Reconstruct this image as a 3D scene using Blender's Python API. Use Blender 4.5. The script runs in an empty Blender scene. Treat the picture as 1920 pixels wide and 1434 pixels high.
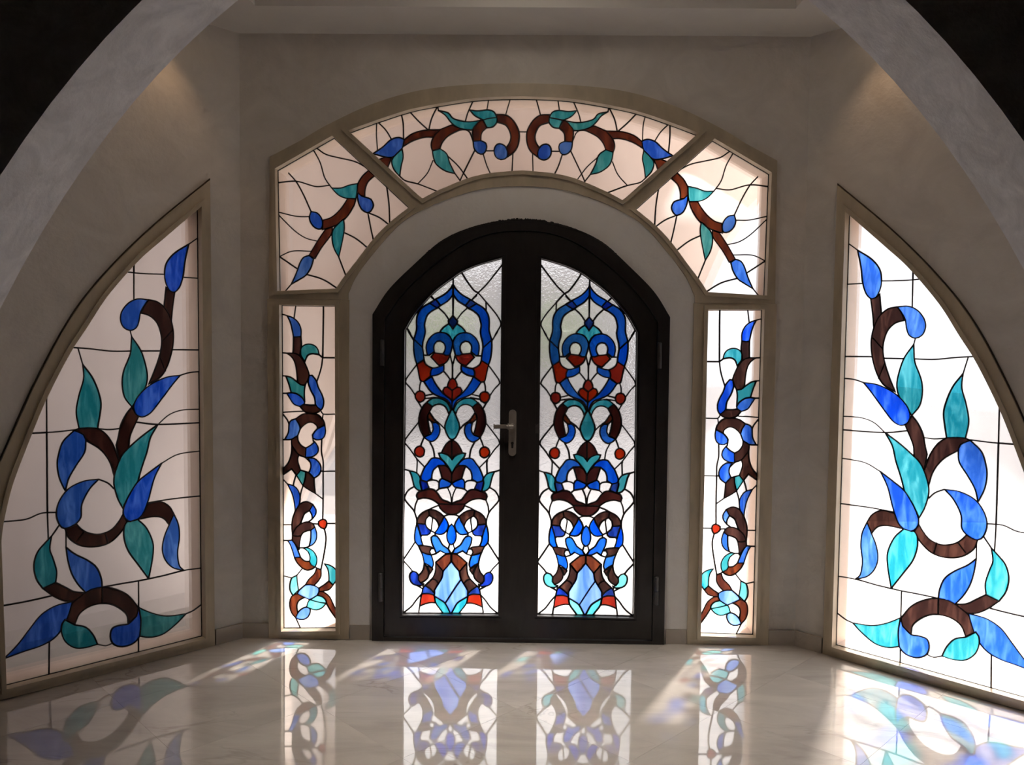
import bpy, bmesh, math, random
import numpy as np
from mathutils import Matrix, Vector
from mathutils.geometry import delaunay_2d_cdt
random.seed(7)
SC = bpy.context.scene
COL = SC.collection

# ------------------------------------------------------------------ camera
F_PX, W_PX, H_PX = 1520.0, 1920.0, 1434.0
YAW, PITCH, ROLL, EYE = 0.01028, 0.04636, 0.00996, 1.5406
D = 4.16            # distance camera -> entrance wall
X0 = 1.439          # half width of the entrance wall
fw = Vector((-math.sin(YAW)*math.cos(PITCH), math.cos(YAW)*math.cos(PITCH), -math.sin(PITCH)))
r0 = Vector((math.cos(YAW), math.sin(YAW), 0)); u0 = r0.cross(fw)
RT = math.cos(ROLL)*r0 + math.sin(ROLL)*u0
UP = -math.sin(ROLL)*r0 + math.cos(ROLL)*u0
cd = bpy.data.cameras.new('camera'); cam = bpy.data.objects.new('camera', cd); COL.objects.link(cam)
cd.sensor_fit = 'HORIZONTAL'; cd.sensor_width = 36.0; cd.lens = 36.0*F_PX/W_PX; cd.clip_start = 0.02
M = Matrix.Identity(4)
for i in range(3):
    M[i][0] = RT[i]; M[i][1] = UP[i]; M[i][2] = -fw[i]
M[2][3] = EYE
cam.matrix_world = M
SC.camera = cam

# ------------------------------------------------------------------ light
SC.view_settings.view_transform = 'Standard'; SC.view_settings.look = 'None'
SC.view_settings.gamma = 1.0; SC.view_settings.use_curve_mapping = False
SC.view_settings.exposure = 0.40
wd = bpy.data.worlds.new('world'); SC.world = wd; wd.use_nodes = True
bg = wd.node_tree.nodes['Background']
bg.inputs[0].default_value = (0.93, 0.96, 1.0, 1); bg.inputs[1].default_value = 1.6
sl = bpy.data.lights.new('sun', 'SUN'); sun = bpy.data.objects.new('sun', sl); COL.objects.link(sun)
sl.energy = 26.0; sl.angle = math.radians(3.0); sl.color = (1.0, 0.955, 0.90)
SUN_EL, SUN_AZ = math.radians(47.5), math.radians(27)
sdir = Vector((math.sin(SUN_AZ)*math.cos(SUN_EL), math.cos(SUN_AZ)*math.cos(SUN_EL), math.sin(SUN_EL)))
sun.rotation_euler = sdir.to_track_quat('Z', 'Y').to_euler()
sun.location = sdir*20
cy = SC.cycles
cy.max_bounces = 9; cy.diffuse_bounces = 5; cy.transmission_bounces = 7; cy.transparent_max_bounces = 16
cy.glossy_bounces = 3; cy.adaptive_threshold = 0.07; cy.adaptive_min_samples = 16; cy.sample_clamp_indirect = 6.0; cy.use_denoising = True; cy.blur_glossy = 0.3

# ------------------------------------------------------------------ helpers
class Plane:
    """vertical plane: O (x,y) origin, a direction of u, n outward normal; v = z"""
    def __init__(s, O, a, n): s.O, s.a, s.n = O, a, n
    def at(s, u, v, w): return (s.O[0]+s.a[0]*u+s.n[0]*w, s.O[1]+s.a[1]*u+s.n[1]*w, v)
    def px(s, x, y, w=0.0):
        d = fw + RT*((x-W_PX/2)/F_PX) - UP*((y-H_PX/2)/F_PX)
        c = s.O[0]*s.n[0]+s.O[1]*s.n[1]+w
        t = c/(d[0]*s.n[0]+d[1]*s.n[1])
        X, Y, Z = d[0]*t, d[1]*t, d[2]*t+EYE
        return ((X-s.O[0])*s.a[0]+(Y-s.O[1])*s.a[1], Z)
class Flat:
    """horizontal plane: u = x, v = y, w = z"""
    def at(s, u, v, w): return (u, v, w)
q = 2**-.5
BACK = Plane((0, D), (1, 0), (0, 1))
LEFT = Plane((-X0, D), (-q, -q), (-q, q))
RIGHT = Plane((X0, D), (q, -q), (q, q))
FLAT = Flat()

def empty(name, loc=(0, 0, 0), parent=None):
    o = bpy.data.objects.new(name, None); COL.objects.link(o); o.location = loc
    o.empty_display_size = 0.1
    if parent: o.parent = parent
    return o
def tag(o, label=None, cat=None, kind=None, group=None):
    if label: o['label'] = label
    if cat: o['category'] = cat
    if kind: o['kind'] = kind
    if group: o['group'] = group
    return o
def worldloc(o):
    v = Vector(o.location)
    while o.parent: o = o.parent; v += Vector(o.location)
    return v
def obj(name, bm, mat, parent=None, smooth=False, recalc=True):
    if recalc: bmesh.ops.recalc_face_normals(bm, faces=bm.faces[:])
    if parent is not None:
        off = worldloc(parent)
        for v in bm.verts: v.co -= off
    me = bpy.data.meshes.new(name); bm.to_mesh(me); bm.free()
    if smooth:
        for p in me.polygons: p.use_smooth = True
    o = bpy.data.objects.new(name, me); COL.objects.link(o)
    if mat: me.materials.append(mat)
    if parent: o.parent = parent
    return o
def inside(poly, C):
    """vectorised point in polygon"""
    P = np.asarray(poly); x, y = C[:, 0], C[:, 1]
    r = np.zeros(len(C), bool); j = len(P)-1
    for i in range(len(P)):
        xi, yi = P[i]; xj, yj = P[j]
        c = ((yi > y) != (yj > y))
        if yi != yj:
            r ^= c & (x < (xj-xi)*(y-yi)/(yj-yi)+xi)
        j = i
    return r
def area(P):
    return .5*sum(P[i-1][0]*P[i][1]-P[i][0]*P[i-1][1] for i in range(len(P)))
def offset(P, d):
    """grow (d>0) a closed polygon with mitres"""
    s = 1 if area(P) > 0 else -1; n = len(P); R = []
    for i in range(n):
        a, b, c = Vector(P[i-1]), Vector(P[i]), Vector(P[(i+1) % n])
        e1, e2 = (b-a), (c-b)
        if e1.length < 1e-7 or e2.length < 1e-7: R.append(tuple(b)); continue
        e1.normalize(); e2.normalize()
        n1, n2 = Vector((e1.y, -e1.x)), Vector((e2.y, -e2.x))
        m = n1+n2; k = max(.35, 1+n1.dot(n2))
        R.append(tuple(b+m*(d*s/k)))
    return R
def mirror(P): return [(-x, y) for x, y in reversed(P)]
def slab(bm, pl, outer, holes, w0, w1):
    """extruded polygon with holes"""
    V, E = [], []
    for P in [outer]+holes:
        b = len(V); V += [Vector(p) for p in P]
        E += [(b+i, b+(i+1) % len(P)) for i in range(len(P))]
    vs, es, fs, *_ = delaunay_2d_cdt(V, E, [], 0, 1e-6)
    C = np.array([[sum(vs[i].x for i in f)/3, sum(vs[i].y for i in f)/3] for f in fs])
    k = inside(outer, C)
    for h in holes: k &= ~inside(h, C)
    fs = [f for f, g in zip(fs, k) if g]
    prism(bm, pl, vs, fs, w0, w1)
def prism(bm, pl, vs, fs, w0, w1):
    ed = {}
    for f in fs:
        for i in range(3):
            a, b = f[i], f[(i+1) % 3]
            ed[(a, b)] = 1
    m0, m1 = {}, {}
    for f in fs:
        for i in f:
            if i not in m0:
                m0[i] = bm.verts.new(pl.at(vs[i][0], vs[i][1], w0)); m1[i] = bm.verts.new(pl.at(vs[i][0], vs[i][1], w1))
    for f in fs:
        bm.faces.new([m0[i] for i in f]); bm.faces.new([m1[i] for i in reversed(f)])
    for (a, b) in ed:
        if (b, a) not in ed:
            bm.faces.new([m0[b], m0[a], m1[a], m1[b]])
def slab_obj(name, pl, outer, holes, w0, w1, mat, parent=None):
    bm = bmesh.new(); slab(bm, pl, outer, holes, w0, w1); return obj(name, bm, mat, parent)
def rect(u0_, u1_, v0, v1): return [(u0_, v0), (u1_, v0), (u1_, v1), (u0_, v1)]
def add_box(bm, pl, u0_, u1_, v0, v1, w0, w1, bev=0.0):
    b2 = bmesh.new()
    bmesh.ops.create_cube(b2, size=1)
    if bev: bmesh.ops.bevel(b2, geom=b2.edges[:]+b2.verts[:], offset=0, segments=1)
    for v in b2.verts:
        c = v.co
        v.co = pl.at((u0_+u1_)/2+c.x*(u1_-u0_), (v0+v1)/2+c.y*(v1-v0), (w0+w1)/2+c.z*(w1-w0))
    if bev: bmesh.ops.bevel(b2, geom=b2.edges[:], offset=bev, segments=2, affect='EDGES')
    tmp = bpy.data.meshes.new('tmp'); b2.to_mesh(tmp); b2.free(); bm.from_mesh(tmp); bpy.data.meshes.remove(tmp)
def add_cyl(bm, p0, p1, r, seg=16, r2=None, dome=False):
    p0, p1 = Vector(p0), Vector(p1); ax = (p1-p0); L = ax.length; ax.normalize()
    t = ax.orthogonal().normalized(); s = ax.cross(t)
    prof = [(0, r), (L, r if r2 is None else r2)]
    if dome: prof = [(-r*.5, r*.5), (-r*.2, r*.85), (0, r), (L, r), (L+r*.2, r*.85), (L+r*.5, r*.5)]
    rings = []
    for h, rr in prof:
        rings.append([bm.verts.new(p0+ax*h+(t*math.cos(2*math.pi*k/seg)+s*math.sin(2*math.pi*k/seg))*rr) for k in range(seg)])
    for A, B in zip(rings, rings[1:]):
        for k in range(seg): bm.faces.new([A[k], A[(k+1) % seg], B[(k+1) % seg], B[k]])
    bm.faces.new(rings[0][::-1]); bm.faces.new(rings[-1])

# ------------------------------------------------------------------ materials
def newmat(name):
    m = bpy.data.materials.new(name); m.use_nodes = True; nt = m.node_tree; nt.nodes.clear()
    return m, nt, nt.nodes, nt.links
def N(nt, typ, **kw):
    n = nt.nodes.new(typ)
    for k, v in kw.items(): setattr(n, k, v)
    return n
def noise(nt, vec, scale, detail=4, rough=.5, dist=0.0):
    n = N(nt, 'ShaderNodeTexNoise'); n.inputs['Scale'].default_value = scale; n.inputs['Detail'].default_value = detail
    n.inputs['Roughness'].default_value = rough; n.inputs['Distortion'].default_value = dist
    nt.links.new(vec, n.inputs['Vector']); return n.outputs['Fac']
def ramp(nt, fac, stops):
    r = N(nt, 'ShaderNodeValToRGB'); e = r.color_ramp.elements
    while len(e) > 2: e.remove(e[-1])
    for i, (p, c) in enumerate(stops):
        if i > 1: e.new(p)
        e[i].position = p; e[i].color = (*c, 1) if len(c) == 3 else c
    nt.links.new(fac, r.inputs[0]); return r.outputs[0]
def plaster(name, a, b, bump=.25, rough=.75, scale=5, spec=.3):
    m, nt, nd, lk = newmat(name)
    tc = N(nt, 'ShaderNodeNewGeometry').outputs['Position']
    f1 = noise(nt, tc, scale, 4, .6, 1.2)
    c = ramp(nt, f1, [(.32, a), (.68, b)])
    p = N(nt, 'ShaderNodeBsdfPrincipled'); o = N(nt, 'ShaderNodeOutputMaterial')
    lk.new(c, p.inputs['Base Color']); p.inputs['Roughness'].default_value = rough
    p.inputs['Specular IOR Level'].default_value = spec
    if bump > .15:
        f2 = noise(nt, tc, scale*9, 2, .6)
        bp = N(nt, 'ShaderNodeBump'); bp.inputs['Strength'].default_value = bump; bp.inputs['Distance'].default_value = .01
        lk.new(f2, bp.inputs['Height']); lk.new(bp.outputs[0], p.inputs['Normal'])
    lk.new(p.outputs[0], o.inputs[0]); return m
def paint(name, col, rough=.4, var=.12, metal=0.0, scale=12, spec=.5):
    return plaster_like(name, [c*(1-var) for c in col], [c*(1+var) for c in col], rough, metal, scale, spec)
def plaster_like(name, a, b, rough, metal, scale, spec):
    m, nt, nd, lk = newmat(name)
    tc = N(nt, 'ShaderNodeNewGeometry').outputs['Position']
    mp = N(nt, 'ShaderNodeMapping'); mp.inputs['Scale'].default_value = (1, 1, .35); lk.new(tc, mp.inputs[0])
    f1 = noise(nt, mp.outputs[0], scale, 3, .6)
    c = ramp(nt, f1, [(.3, a), (.7, b)])
    p = N(nt, 'ShaderNodeBsdfPrincipled'); o = N(nt, 'ShaderNodeOutputMaterial')
    lk.new(c, p.inputs['Base Color']); p.inputs['Metallic'].default_value = metal
    p.inputs['Specular IOR Level'].default_value = spec
    mr = N(nt, 'ShaderNodeMapRange'); mr.inputs[3].default_value = rough*.8; mr.inputs[4].default_value = rough*1.25
    lk.new(f1, mr.inputs[0]); lk.new(mr.outputs[0], p.inputs['Roughness'])
    lk.new(p.outputs[0], o.inputs[0]); return m
def marble(name, base, dark, vein, rough, ior):
    m, nt, nd, lk = newmat(name)
    pos = N(nt, 'ShaderNodeNewGeometry').outputs['Position']
    oi = N(nt, 'ShaderNodeObjectInfo')
    sh = N(nt, 'ShaderNodeVectorMath', operation='MULTIPLY'); sh.inputs[1].default_value = (37, 19, 11)
    cmb = N(nt, 'ShaderNodeCombineXYZ')
    for i in range(3): lk.new(oi.outputs['Random'], cmb.inputs[i])
    lk.new(cmb.outputs[0], sh.inputs[0])
    ad = N(nt, 'ShaderNodeVectorMath', operation='ADD'); lk.new(pos, ad.inputs[0]); lk.new(sh.outputs[0], ad.inputs[1])
    mp = N(nt, 'ShaderNodeMapping'); mp.inputs['Rotation'].default_value = (0, 0, .5); mp.inputs['Scale'].default_value = (.8, 2.6, 1)
    lk.new(ad.outputs[0], mp.inputs[0])
    big = noise(nt, mp.outputs[0], 1.6, 6, .6, 1.5)
    c1 = ramp(nt, big, [(.3, dark), (.65, base)])
    v1 = noise(nt, mp.outputs[0], 2.2, 4, .55, 1.0)
    ab = N(nt, 'ShaderNodeMath', operation='SUBTRACT'); lk.new(v1, ab.inputs[0]); ab.inputs[1].default_value = .5
    ab2 = N(nt, 'ShaderNodeMath', operation='ABSOLUTE'); lk.new(ab.outputs[0], ab2.inputs[0])
    vm = ramp(nt, ab2.outputs[0], [(0.0, (.55, .55, .55)), (.022, (0, 0, 0))])
    gate = noise(nt, pos, 2.3, 2)
    gr = ramp(nt, gate, [(.50, (0, 0, 0)), (.70, (1, 1, 1))])
    mu = N(nt, 'ShaderNodeMath', operation='MULTIPLY'); lk.new(vm, mu.inputs[0]); lk.new(gr, mu.inputs[1])
    mx = N(nt, 'ShaderNodeMix', data_type='RGBA'); lk.new(mu.outputs[0], mx.inputs[0]); lk.new(c1, mx.inputs[6]); mx.inputs[7].default_value = (*vein, 1)
    hs = N(nt, 'ShaderNodeHueSaturation'); lk.new(mx.outputs[2], hs.inputs['Color'])
    mr = N(nt, 'ShaderNodeMapRange'); lk.new(oi.outputs['Random'], mr.inputs[0]); mr.inputs[3].default_value = .94; mr.inputs[4].default_value = 1.05
    lk.new(mr.outputs[0], hs.inputs['Value'])
    p = N(nt, 'ShaderNodeBsdfPrincipled'); o = N(nt, 'ShaderNodeOutputMaterial')
    lk.new(hs.outputs[0], p.inputs['Base Color']); p.inputs['Roughness'].default_value = rough; p.inputs['IOR'].default_value = ior
    bw = noise(nt, pos, 1.1, 1)
    bp = N(nt, 'ShaderNodeBump'); bp.inputs['Strength'].default_value = .05; bp.inputs['Distance'].default_value = .02
    lk.new(bw, bp.inputs['Height']); lk.new(bp.outputs[0], p.inputs['Normal'])
    lk.new(p.outputs[0], o.inputs[0]); return m
def glass(name, a, b, ft, fr, fd, rough=.1, streak=9.0, bump=.15, bscale=160., stops=(.35, .65)):
    """leaded glass: transparent / rough refraction / opal (diffuse transmission) + surface gloss"""
    m, nt, nd, lk = newmat(name)
    pos = N(nt, 'ShaderNodeNewGeometry').outputs['Position']
    oi = N(nt, 'ShaderNodeObjectInfo')
    cmb = N(nt, 'ShaderNodeCombineXYZ')
    ml = N(nt, 'ShaderNodeMath', operation='MULTIPLY'); lk.new(oi.outputs['Random'], ml.inputs[0]); ml.inputs[1].default_value = 6.28
    lk.new(ml.outputs[0], cmb.inputs[1])
    mp = N(nt, 'ShaderNodeMapping'); lk.new(pos, mp.inputs[0])
    mp.inputs['Scale'].default_value = (1.0, 1.0, .22); lk.new(cmb.outputs[0], mp.inputs['Location'])
    mp.inputs['Rotation'].default_value = (.0, .45, .0)
    f = noise(nt, mp.outputs[0], streak, 3, .62, .6)
    col = ramp(nt, f, [(stops[0], [math.sqrt(x) for x in a]), (stops[1], [math.sqrt(x) for x in b])])
    hs = N(nt, 'ShaderNodeHueSaturation'); lk.new(col, hs.inputs['Color'])
    for inp, lo_, hi_ in (('Hue', .490, .506), ('Saturation', .88, 1.06), ('Value', .93, 1.07)):
        mr = N(nt, 'ShaderNodeMapRange'); lk.new(oi.outputs['Random'], mr.inputs[0]); mr.inputs[3].default_value = lo_; mr.inputs[4].default_value = hi_; lk.new(mr.outputs[0], hs.inputs[inp])
    if a[0] < .5: col = hs.outputs[0]
    if bump:
        bf = noise(nt, pos, bscale, 1, .5)
        bp = N(nt, 'ShaderNodeBump'); bp.inputs['Strength'].default_value = bump; bp.inputs['Distance'].default_value = .004
        lk.new(bf, bp.inputs['Height'])
    T = N(nt, 'ShaderNodeBsdfTransparent'); lk.new(col, T.inputs[0])
    R = N(nt, 'ShaderNodeBsdfRefraction'); lk.new(col, R.inputs[0]); R.inputs['Roughness'].default_value = rough; R.inputs['IOR'].default_value = 1.25
    if bump: lk.new(bp.outputs[0], R.inputs['Normal'])
    Dn = N(nt, 'ShaderNodeBsdfTranslucent'); lk.new(col, Dn.inputs[0])
    G = N(nt, 'ShaderNodeBsdfGlossy'); G.inputs['Roughness'].default_value = .12
    s = ft+fr+fd
    m1 = N(nt, 'ShaderNodeMixShader'); m1.inputs[0].default_value = fr/(ft+fr); lk.new(T.outputs[0], m1.inputs[1]); lk.new(R.outputs[0], m1.inputs[2])
    m2 = N(nt, 'ShaderNodeMixShader'); m2.inputs[0].default_value = fd/s; lk.new(m1.outputs[0], m2.inputs[1]); lk.new(Dn.outputs[0], m2.inputs[2])
    m3 = N(nt, 'ShaderNodeMixShader'); m3.inputs[0].default_value = .03; lk.new(m2.outputs[0], m3.inputs[1]); lk.new(G.outputs[0], m3.inputs[2])
    o = N(nt, 'ShaderNodeOutputMaterial'); lk.new(m3.outputs[0], o.inputs[0]); return m

WALL = plaster('wall_plaster', (.66, .605, .54), (.77, .715, .645), .25, .8, 4)
ARCHM = plaster('stucco', (.64, .61, .585), (.87, .835, .805), .16, .7, 8)
LIGHTPL = plaster('light_plaster', (.82, .765, .70), (.87, .82, .76), .2, .75, 5)
CEILM = plaster('ceiling_paint', (.76, .72, .66), (.80, .76, .70), .05, .85, 3)
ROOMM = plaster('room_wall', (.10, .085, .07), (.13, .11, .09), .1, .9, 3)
FRAME = paint('beige_frame_paint', (.50, .41, .285), .42, .14)
DOORM = paint('dark_door_enamel', (.024, .0195, .0175), .33, .25, 0, 25, .45)
STEEL = paint('brushed_steel', (.34, .29, .245), .40, .15, .45, 40)
EDGE_SHADE = paint('brown_edge_shade', (.06, .045, .03), .8, .4, 0, 30)  # dark brown that paints the shadow along the side-window frames
HINGE = paint('dark_steel', (.10, .093, .088), .32, .2, .5, 40)
LEAD = paint('lead_came', (.018, .014, .014), .5, .3, .3, 60)
MARBLE = marble('floor_marble', (.66, .60, .52), (.52, .46, .40), (.30, .24, .19), .03, 2.25)
SKIRT = marble('skirting_marble', (.52, .45, .37), (.42, .36, .30), (.24, .19, .15), .2, 1.5)
GROUT = paint('grout', (.40, .35, .29), .7)
PAVE = plaster('exterior_paving', (.24, .225, .21), (.27, .255, .24), 0, .9, 3)
ROAD = plaster('asphalt', (.045, .043, .046), (.055, .052, .055), 0, .9, 6)
OUTPL = plaster('exterior_plaster', (.66, .56, .51), (.71, .61, .56), 0, .9, 3)
NEIGH = plaster('neighbour_plaster', (.64, .60, .605), (.69, .65, .655), 0, .9, 3)
REVEAL = plaster('reveal_paint', (.64, .49, .39), (.70, .55, .45), 0, .9, 4)
FARM = plaster('far_wall', (.26, .255, .26), (.31, .305, .31), .1, .9, 2)
LEAFM = plaster('foliage', (.10, .14, .07), (.19, .25, .13), .2, .8, 8)
TRUNKM = plaster('bark', (.07, .05, .035), (.11, .08, .06), .4, .9, 10)

G = {}
G['clear'] = glass('clear_textured_glass', (.79, .765, .77), (.85, .83, .835), .42, .46, .12, .10, 3, 0, 130)
G['dclear'] = glass('hammered_clear_glass', (.82, .81, .82), (.90, .89, .90), .36, .52, .12, .20, 3, .9, 105)
G['blue'] = glass('cobalt_blue_glass', (.008, .060, .46), (.075, .21, .78), .68, .22, .10, .2, 30, 0, 160, (.42, .70))
G['teal'] = glass('teal_glass', (.010, .20, .27), (.10, .43, .50), .68, .22, .10, .2, 30, 0, 160, (.42, .70))
G['brown'] = glass('amber_brown_glass', (.020, .008, .007), (.105, .042, .029), .68, .22, .10, .15, 26, 0, 160, (.46, .78))
G['amber'] = glass('russet_glass', (.040, .008, .005), (.20, .045, .014), .68, .22, .10, .15, 28, 0, 160, (.38, .75))
G['red'] = glass('red_glass', (.19, .008, .004), (.30, .022, .006), .68, .22, .10, .15, 14, 0)
G['dblue'] = glass('royal_blue_glass', (.002, .045, .42), (.008, .11, .66), .56, .36, .08, .2, 22, .8, 90)
G['navy'] = glass('navy_glass', (.002, .008, .10), (.01, .04, .34), .48, .40, .12, .2, 40, .8, 90)
G['cyan'] = glass('cyan_hammered_glass', (.004, .20, .44), (.06, .55, .80), .40, .45, .15, .25, 60, .9, 90)
G['sky'] = glass('pale_blue_glass', (.045, .14, .60), (.20, .36, .82), .62, .30, .08, .25, 16, .6, 100)
G['lteal'] = glass('pale_aqua_glass', (.05, .38, .45), (.18, .58, .60), .68, .22, .10, .2, 12, 0)
G['maroon'] = glass('maroon_glass', (.016, .004, .004), (.06, .012, .009), .68, .22, .10, .15, 12, 0)
COLNAME = {'blue': 'streaky cobalt blue glass', 'teal': 'streaky teal glass', 'brown': 'dark amber brown glass', 'amber': 'russet brown glass',
           'red': 'deep red glass', 'dblue': 'royal blue glass', 'navy': 'navy blue glass', 'cyan': 'bright cyan hammered glass', 'sky': 'pale blue glass',
           'lteal': 'pale aqua glass', 'maroon': 'very dark maroon glass'}

# ------------------------------------------------------------------ leaded panels: drawing -> panes and cames
CROPS = {'A': (750, 480, 9.56), 'B': (750, 620, 9.56), 'C': (750, 730, 9.56), 'D': (750, 830, 9.56), 'E': (750, 940, 9.56), 'F': (750, 1020, 9.56),
         'W': (0, 340, 2.869), 'V': (0, 820, 2.869), 'T': (500, 160, 3.585), 'S': (510, 560, 6.52), 'R': (510, 760, 6.52), 'Q': (510, 980, 6.52), 'P': (0, 0, 1.0)}
def parse(s, pl, w):
    pts = []; c = None
    for t in s.split():
        if t.isalpha(): c = CROPS[t]; continue
        k = t.endswith('!'); x, y = map(float, t.rstrip('!').split(','))
        pts.append((*pl.px(c[0]+x/c[2], c[1]+y/c[2], w), k))
    return pts
STEP = .013
def cr(p0, p1, p2, p3):
    a, b, c, d = map(np.array, (p0, p1, p2, p3)); L = np.linalg.norm(c-b); n = max(1, min(12, int(round(L/STEP)))); R = []
    m1, m2 = (c-a)*.5, (d-b)*.5
    for m in (m1, m2):
        l = np.linalg.norm(m)
        if l > L*1.1: m *= L*1.1/l
    for i in range(n):
        t = i/n
        R.append(tuple((2*t**3-3*t**2+1)*b+(t**3-2*t**2+t)*m1+(-2*t**3+3*t**2)*c+(t**3-t**2)*m2))
    return R
def smooth(pts, closed):
    P = [(p[0], p[1]) for p in pts]; K = [p[2] for p in pts]; n = len(P); R = []
    for i in range(n if closed else n-1):
        j = (i+1) % n; b, c = P[i], P[j]
        a = P[i-1] if (closed or i > 0) and not K[i] else (2*b[0]-c[0], 2*b[1]-c[1])
        d = P[(j+1) % n] if (closed or j < n-1) and not K[j] else (2*c[0]-b[0], 2*c[1]-b[1])
        R += cr(a, b, c, d)
    if not closed: R.append(P[-1])
    return R
def panel(outline, shapes, lines):
    """planar arrangement. shapes: (colour, polygon) painted in order; lines: (polyline, over).
    returns panes [(colour, verts, tris)], cames [polyline], solder tris"""
    V, E, src = [], [], []
    def add(P, closed, tagid):
        b = len(V); V.extend(Vector(p) for p in P); n = len(P)
        for i in range(n if closed else n-1): E.append((b+i, b+(i+1) % n)); src.append(tagid)
    add(outline, True, 'o')
    for k, (c, P) in enumerate(shapes): add(P, True, 's')
    for P, over in lines: add(P, False, 'x' if over else 'l')
    vs, es, fs, ov, oe, of = delaunay_2d_cdt(V, E, [], 0, 4e-4)
    C = np.array([[sum(vs[i].x for i in f)/3, sum(vs[i].y for i in f)/3] for f in fs])
    ins = inside(outline, C); top = np.full(len(fs), -1)
    for k, (c, P) in enumerate(shapes):
        top[inside(P, C)] = k
    kind = {}
    for e, o in zip(es, oe):
        if o: kind[tuple(sorted(e))] = {src[i] for i in o}
    e2f = {}
    for fi, f in enumerate(fs):
        for i in range(3): e2f.setdefault(tuple(sorted((f[i], f[(i+1) % 3]))), []).append(fi)
    par = list(range(len(fs)))
    def find(a):
        while par[a] != a: par[a] = par[par[a]]; a = par[a]
        return a
    bound = []
    for e, ff in e2f.items():
        k = kind.get(e, ())
        if len(ff) == 1:
            if ins[ff[0]]: bound.append(e)
            continue
        a, b = ff
        if not ins[a] and not ins[b]: continue
        isb = ins[a] != ins[b] or top[a] != top[b] or 'x' in k or ('l' in k and top[a] == -1)
        if isb: bound.append(e)
        else: par[find(a)] = find(b)
    comp = {}
    for fi in range(len(fs)):
        if ins[fi]: comp.setdefault(find(fi), []).append(fi)
    panes, solder = [], []
    for r, L in comp.items():
        A = 0; per = 0; own = set(L)
        for fi in L:
            a, b, c = (vs[i] for i in fs[fi]); A += abs((b-a).cross(c-a))*.5
        cnt = {}
        for fi in L:
            f = fs[fi]
            for i in range(3):
                e = tuple(sorted((f[i], f[(i+1) % 3]))); cnt[e] = cnt.get(e, 0)+1
        per = sum((vs[a]-vs[b]).length for (a, b), n in cnt.items() if n == 1)
        tris = [fs[fi] for fi in L]
        if A < 3.5e-5 or 2*A/max(per, 1e-6) < .0024: solder += [[vs[i] for i in t] for t in tris]; continue
        t = top[L[0]]
        panes.append((shapes[t][0] if t >= 0 else None, A, tris))
    # chains
    adj = {}
    for a, b in bound: adj.setdefault(a, set()).add(b); adj.setdefault(b, set()).add(a)
    used = set(); chains = []
    def walk(a, b):
        ch = [a, b]; used.add(frozenset((a, b)))
        while len(adj[ch[-1]]) == 2:
            nx = [x for x in adj[ch[-1]] if frozenset((ch[-1], x)) not in used]
            if not nx: break
            used.add(frozenset((ch[-1], nx[0]))); ch.append(nx[0])
        return ch
    for a in adj:
        if len(adj[a]) != 2:
            for b in list(adj[a]):
                if frozenset((a, b)) not in used: chains.append(walk(a, b))
    for a in adj:
        for b in adj[a]:
            if frozenset((a, b)) not in used: chains.append(walk(a, b))
    return dict(vs=vs, panes=panes, chains=[[(vs[i].x, vs[i].y) for i in ch] for ch in chains], solder=solder)
def came_mesh(bm, pl, chains, solder, w, hw=.0036, t=.0045, mir=False, seed=1):
    rg = random.Random(seed)
    for ch in chains:
        P = [Vector((-x, y) if mir else (x, y)) for x, y in ch]
        n = len(P); closed = n > 2 and (P[0]-P[-1]).length < 1e-7
        h = hw*rg.uniform(.85, 1.2); rings = []
        if closed: P = P[:-1]; n -= 1
        else:
            e = (P[0]-P[1]).normalized(); P[0] = P[0]+e*h*.5
            e = (P[-1]-P[-2]).normalized(); P[-1] = P[-1]+e*h*.5
        for i in range(n):
            a = P[i-1] if (i > 0 or closed) else P[i]; b = P[(i+1) % n] if (i < n-1 or closed) else P[i]
            d1 = (P[i]-a); d2 = (b-P[i])
            d1 = d1.normalized() if d1.length > 1e-9 else d2.normalized(); d2 = d2.normalized() if d2.length > 1e-9 else d1
            m = (d1+d2)
            m = m.normalized() if m.length > 1e-6 else d1
            k = 1/max(.6, m.dot(d1)); nn = Vector((-m.y, m.x))*h*k
            ring = []
            for o, ww in ((-1, 0), (-.55, -t), (.55, -t), (1, 0), (.55, t), (-.55, t)):
                p = P[i]+nn*o; ring.append(bm.verts.new(pl.at(p.x, p.y, w+ww)))
            rings.append(ring)
        for i in range(n if closed else n-1):
            A, B = rings[i], rings[(i+1) % n]
            for j in range(6): bm.faces.new([A[j], A[(j+1) % 6], B[(j+1) % 6], B[j]])
        if not closed: bm.faces.new(rings[0][::-1]); bm.faces.new(rings[-1])
    for tr in solder:
        for ww in (-t*.8, t*.8):
            bm.faces.new([bm.verts.new(pl.at(-p.x if mir else p.x, p.y, w+ww)) for p in tr])
def emit(pan, pl, w, parent, clear='clear', mir=False, remap={}, hw=.0036, seed=1):
    for c, A, tris in sorted(pan['panes'], key=lambda p: -p[1]):
        c = remap.get(c, c)
        bm = bmesh.new()
        ids = sorted({i for t in tris for i in t}); mp = {i: k for k, i in enumerate(ids)}
        vs = [((-1 if mir else 1)*pan['vs'][i].x, pan['vs'][i].y) for i in ids]
        fs = [[mp[i] for i in t] for t in tris]
        if mir: fs = [f[::-1] for f in fs]
        prism(bm, pl, vs, fs, w-.0018, w+.0018)
        o = obj('glass_pane', bm, G[c or clear], parent)
        if c: o['label'] = COLNAME[c]
    bm = bmesh.new(); came_mesh(bm, pl, pan['chains'], pan['solder'], w, hw, .0042, mir, seed)
    return obj('lead_came', bm, LEAD, parent, recalc=True)

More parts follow.
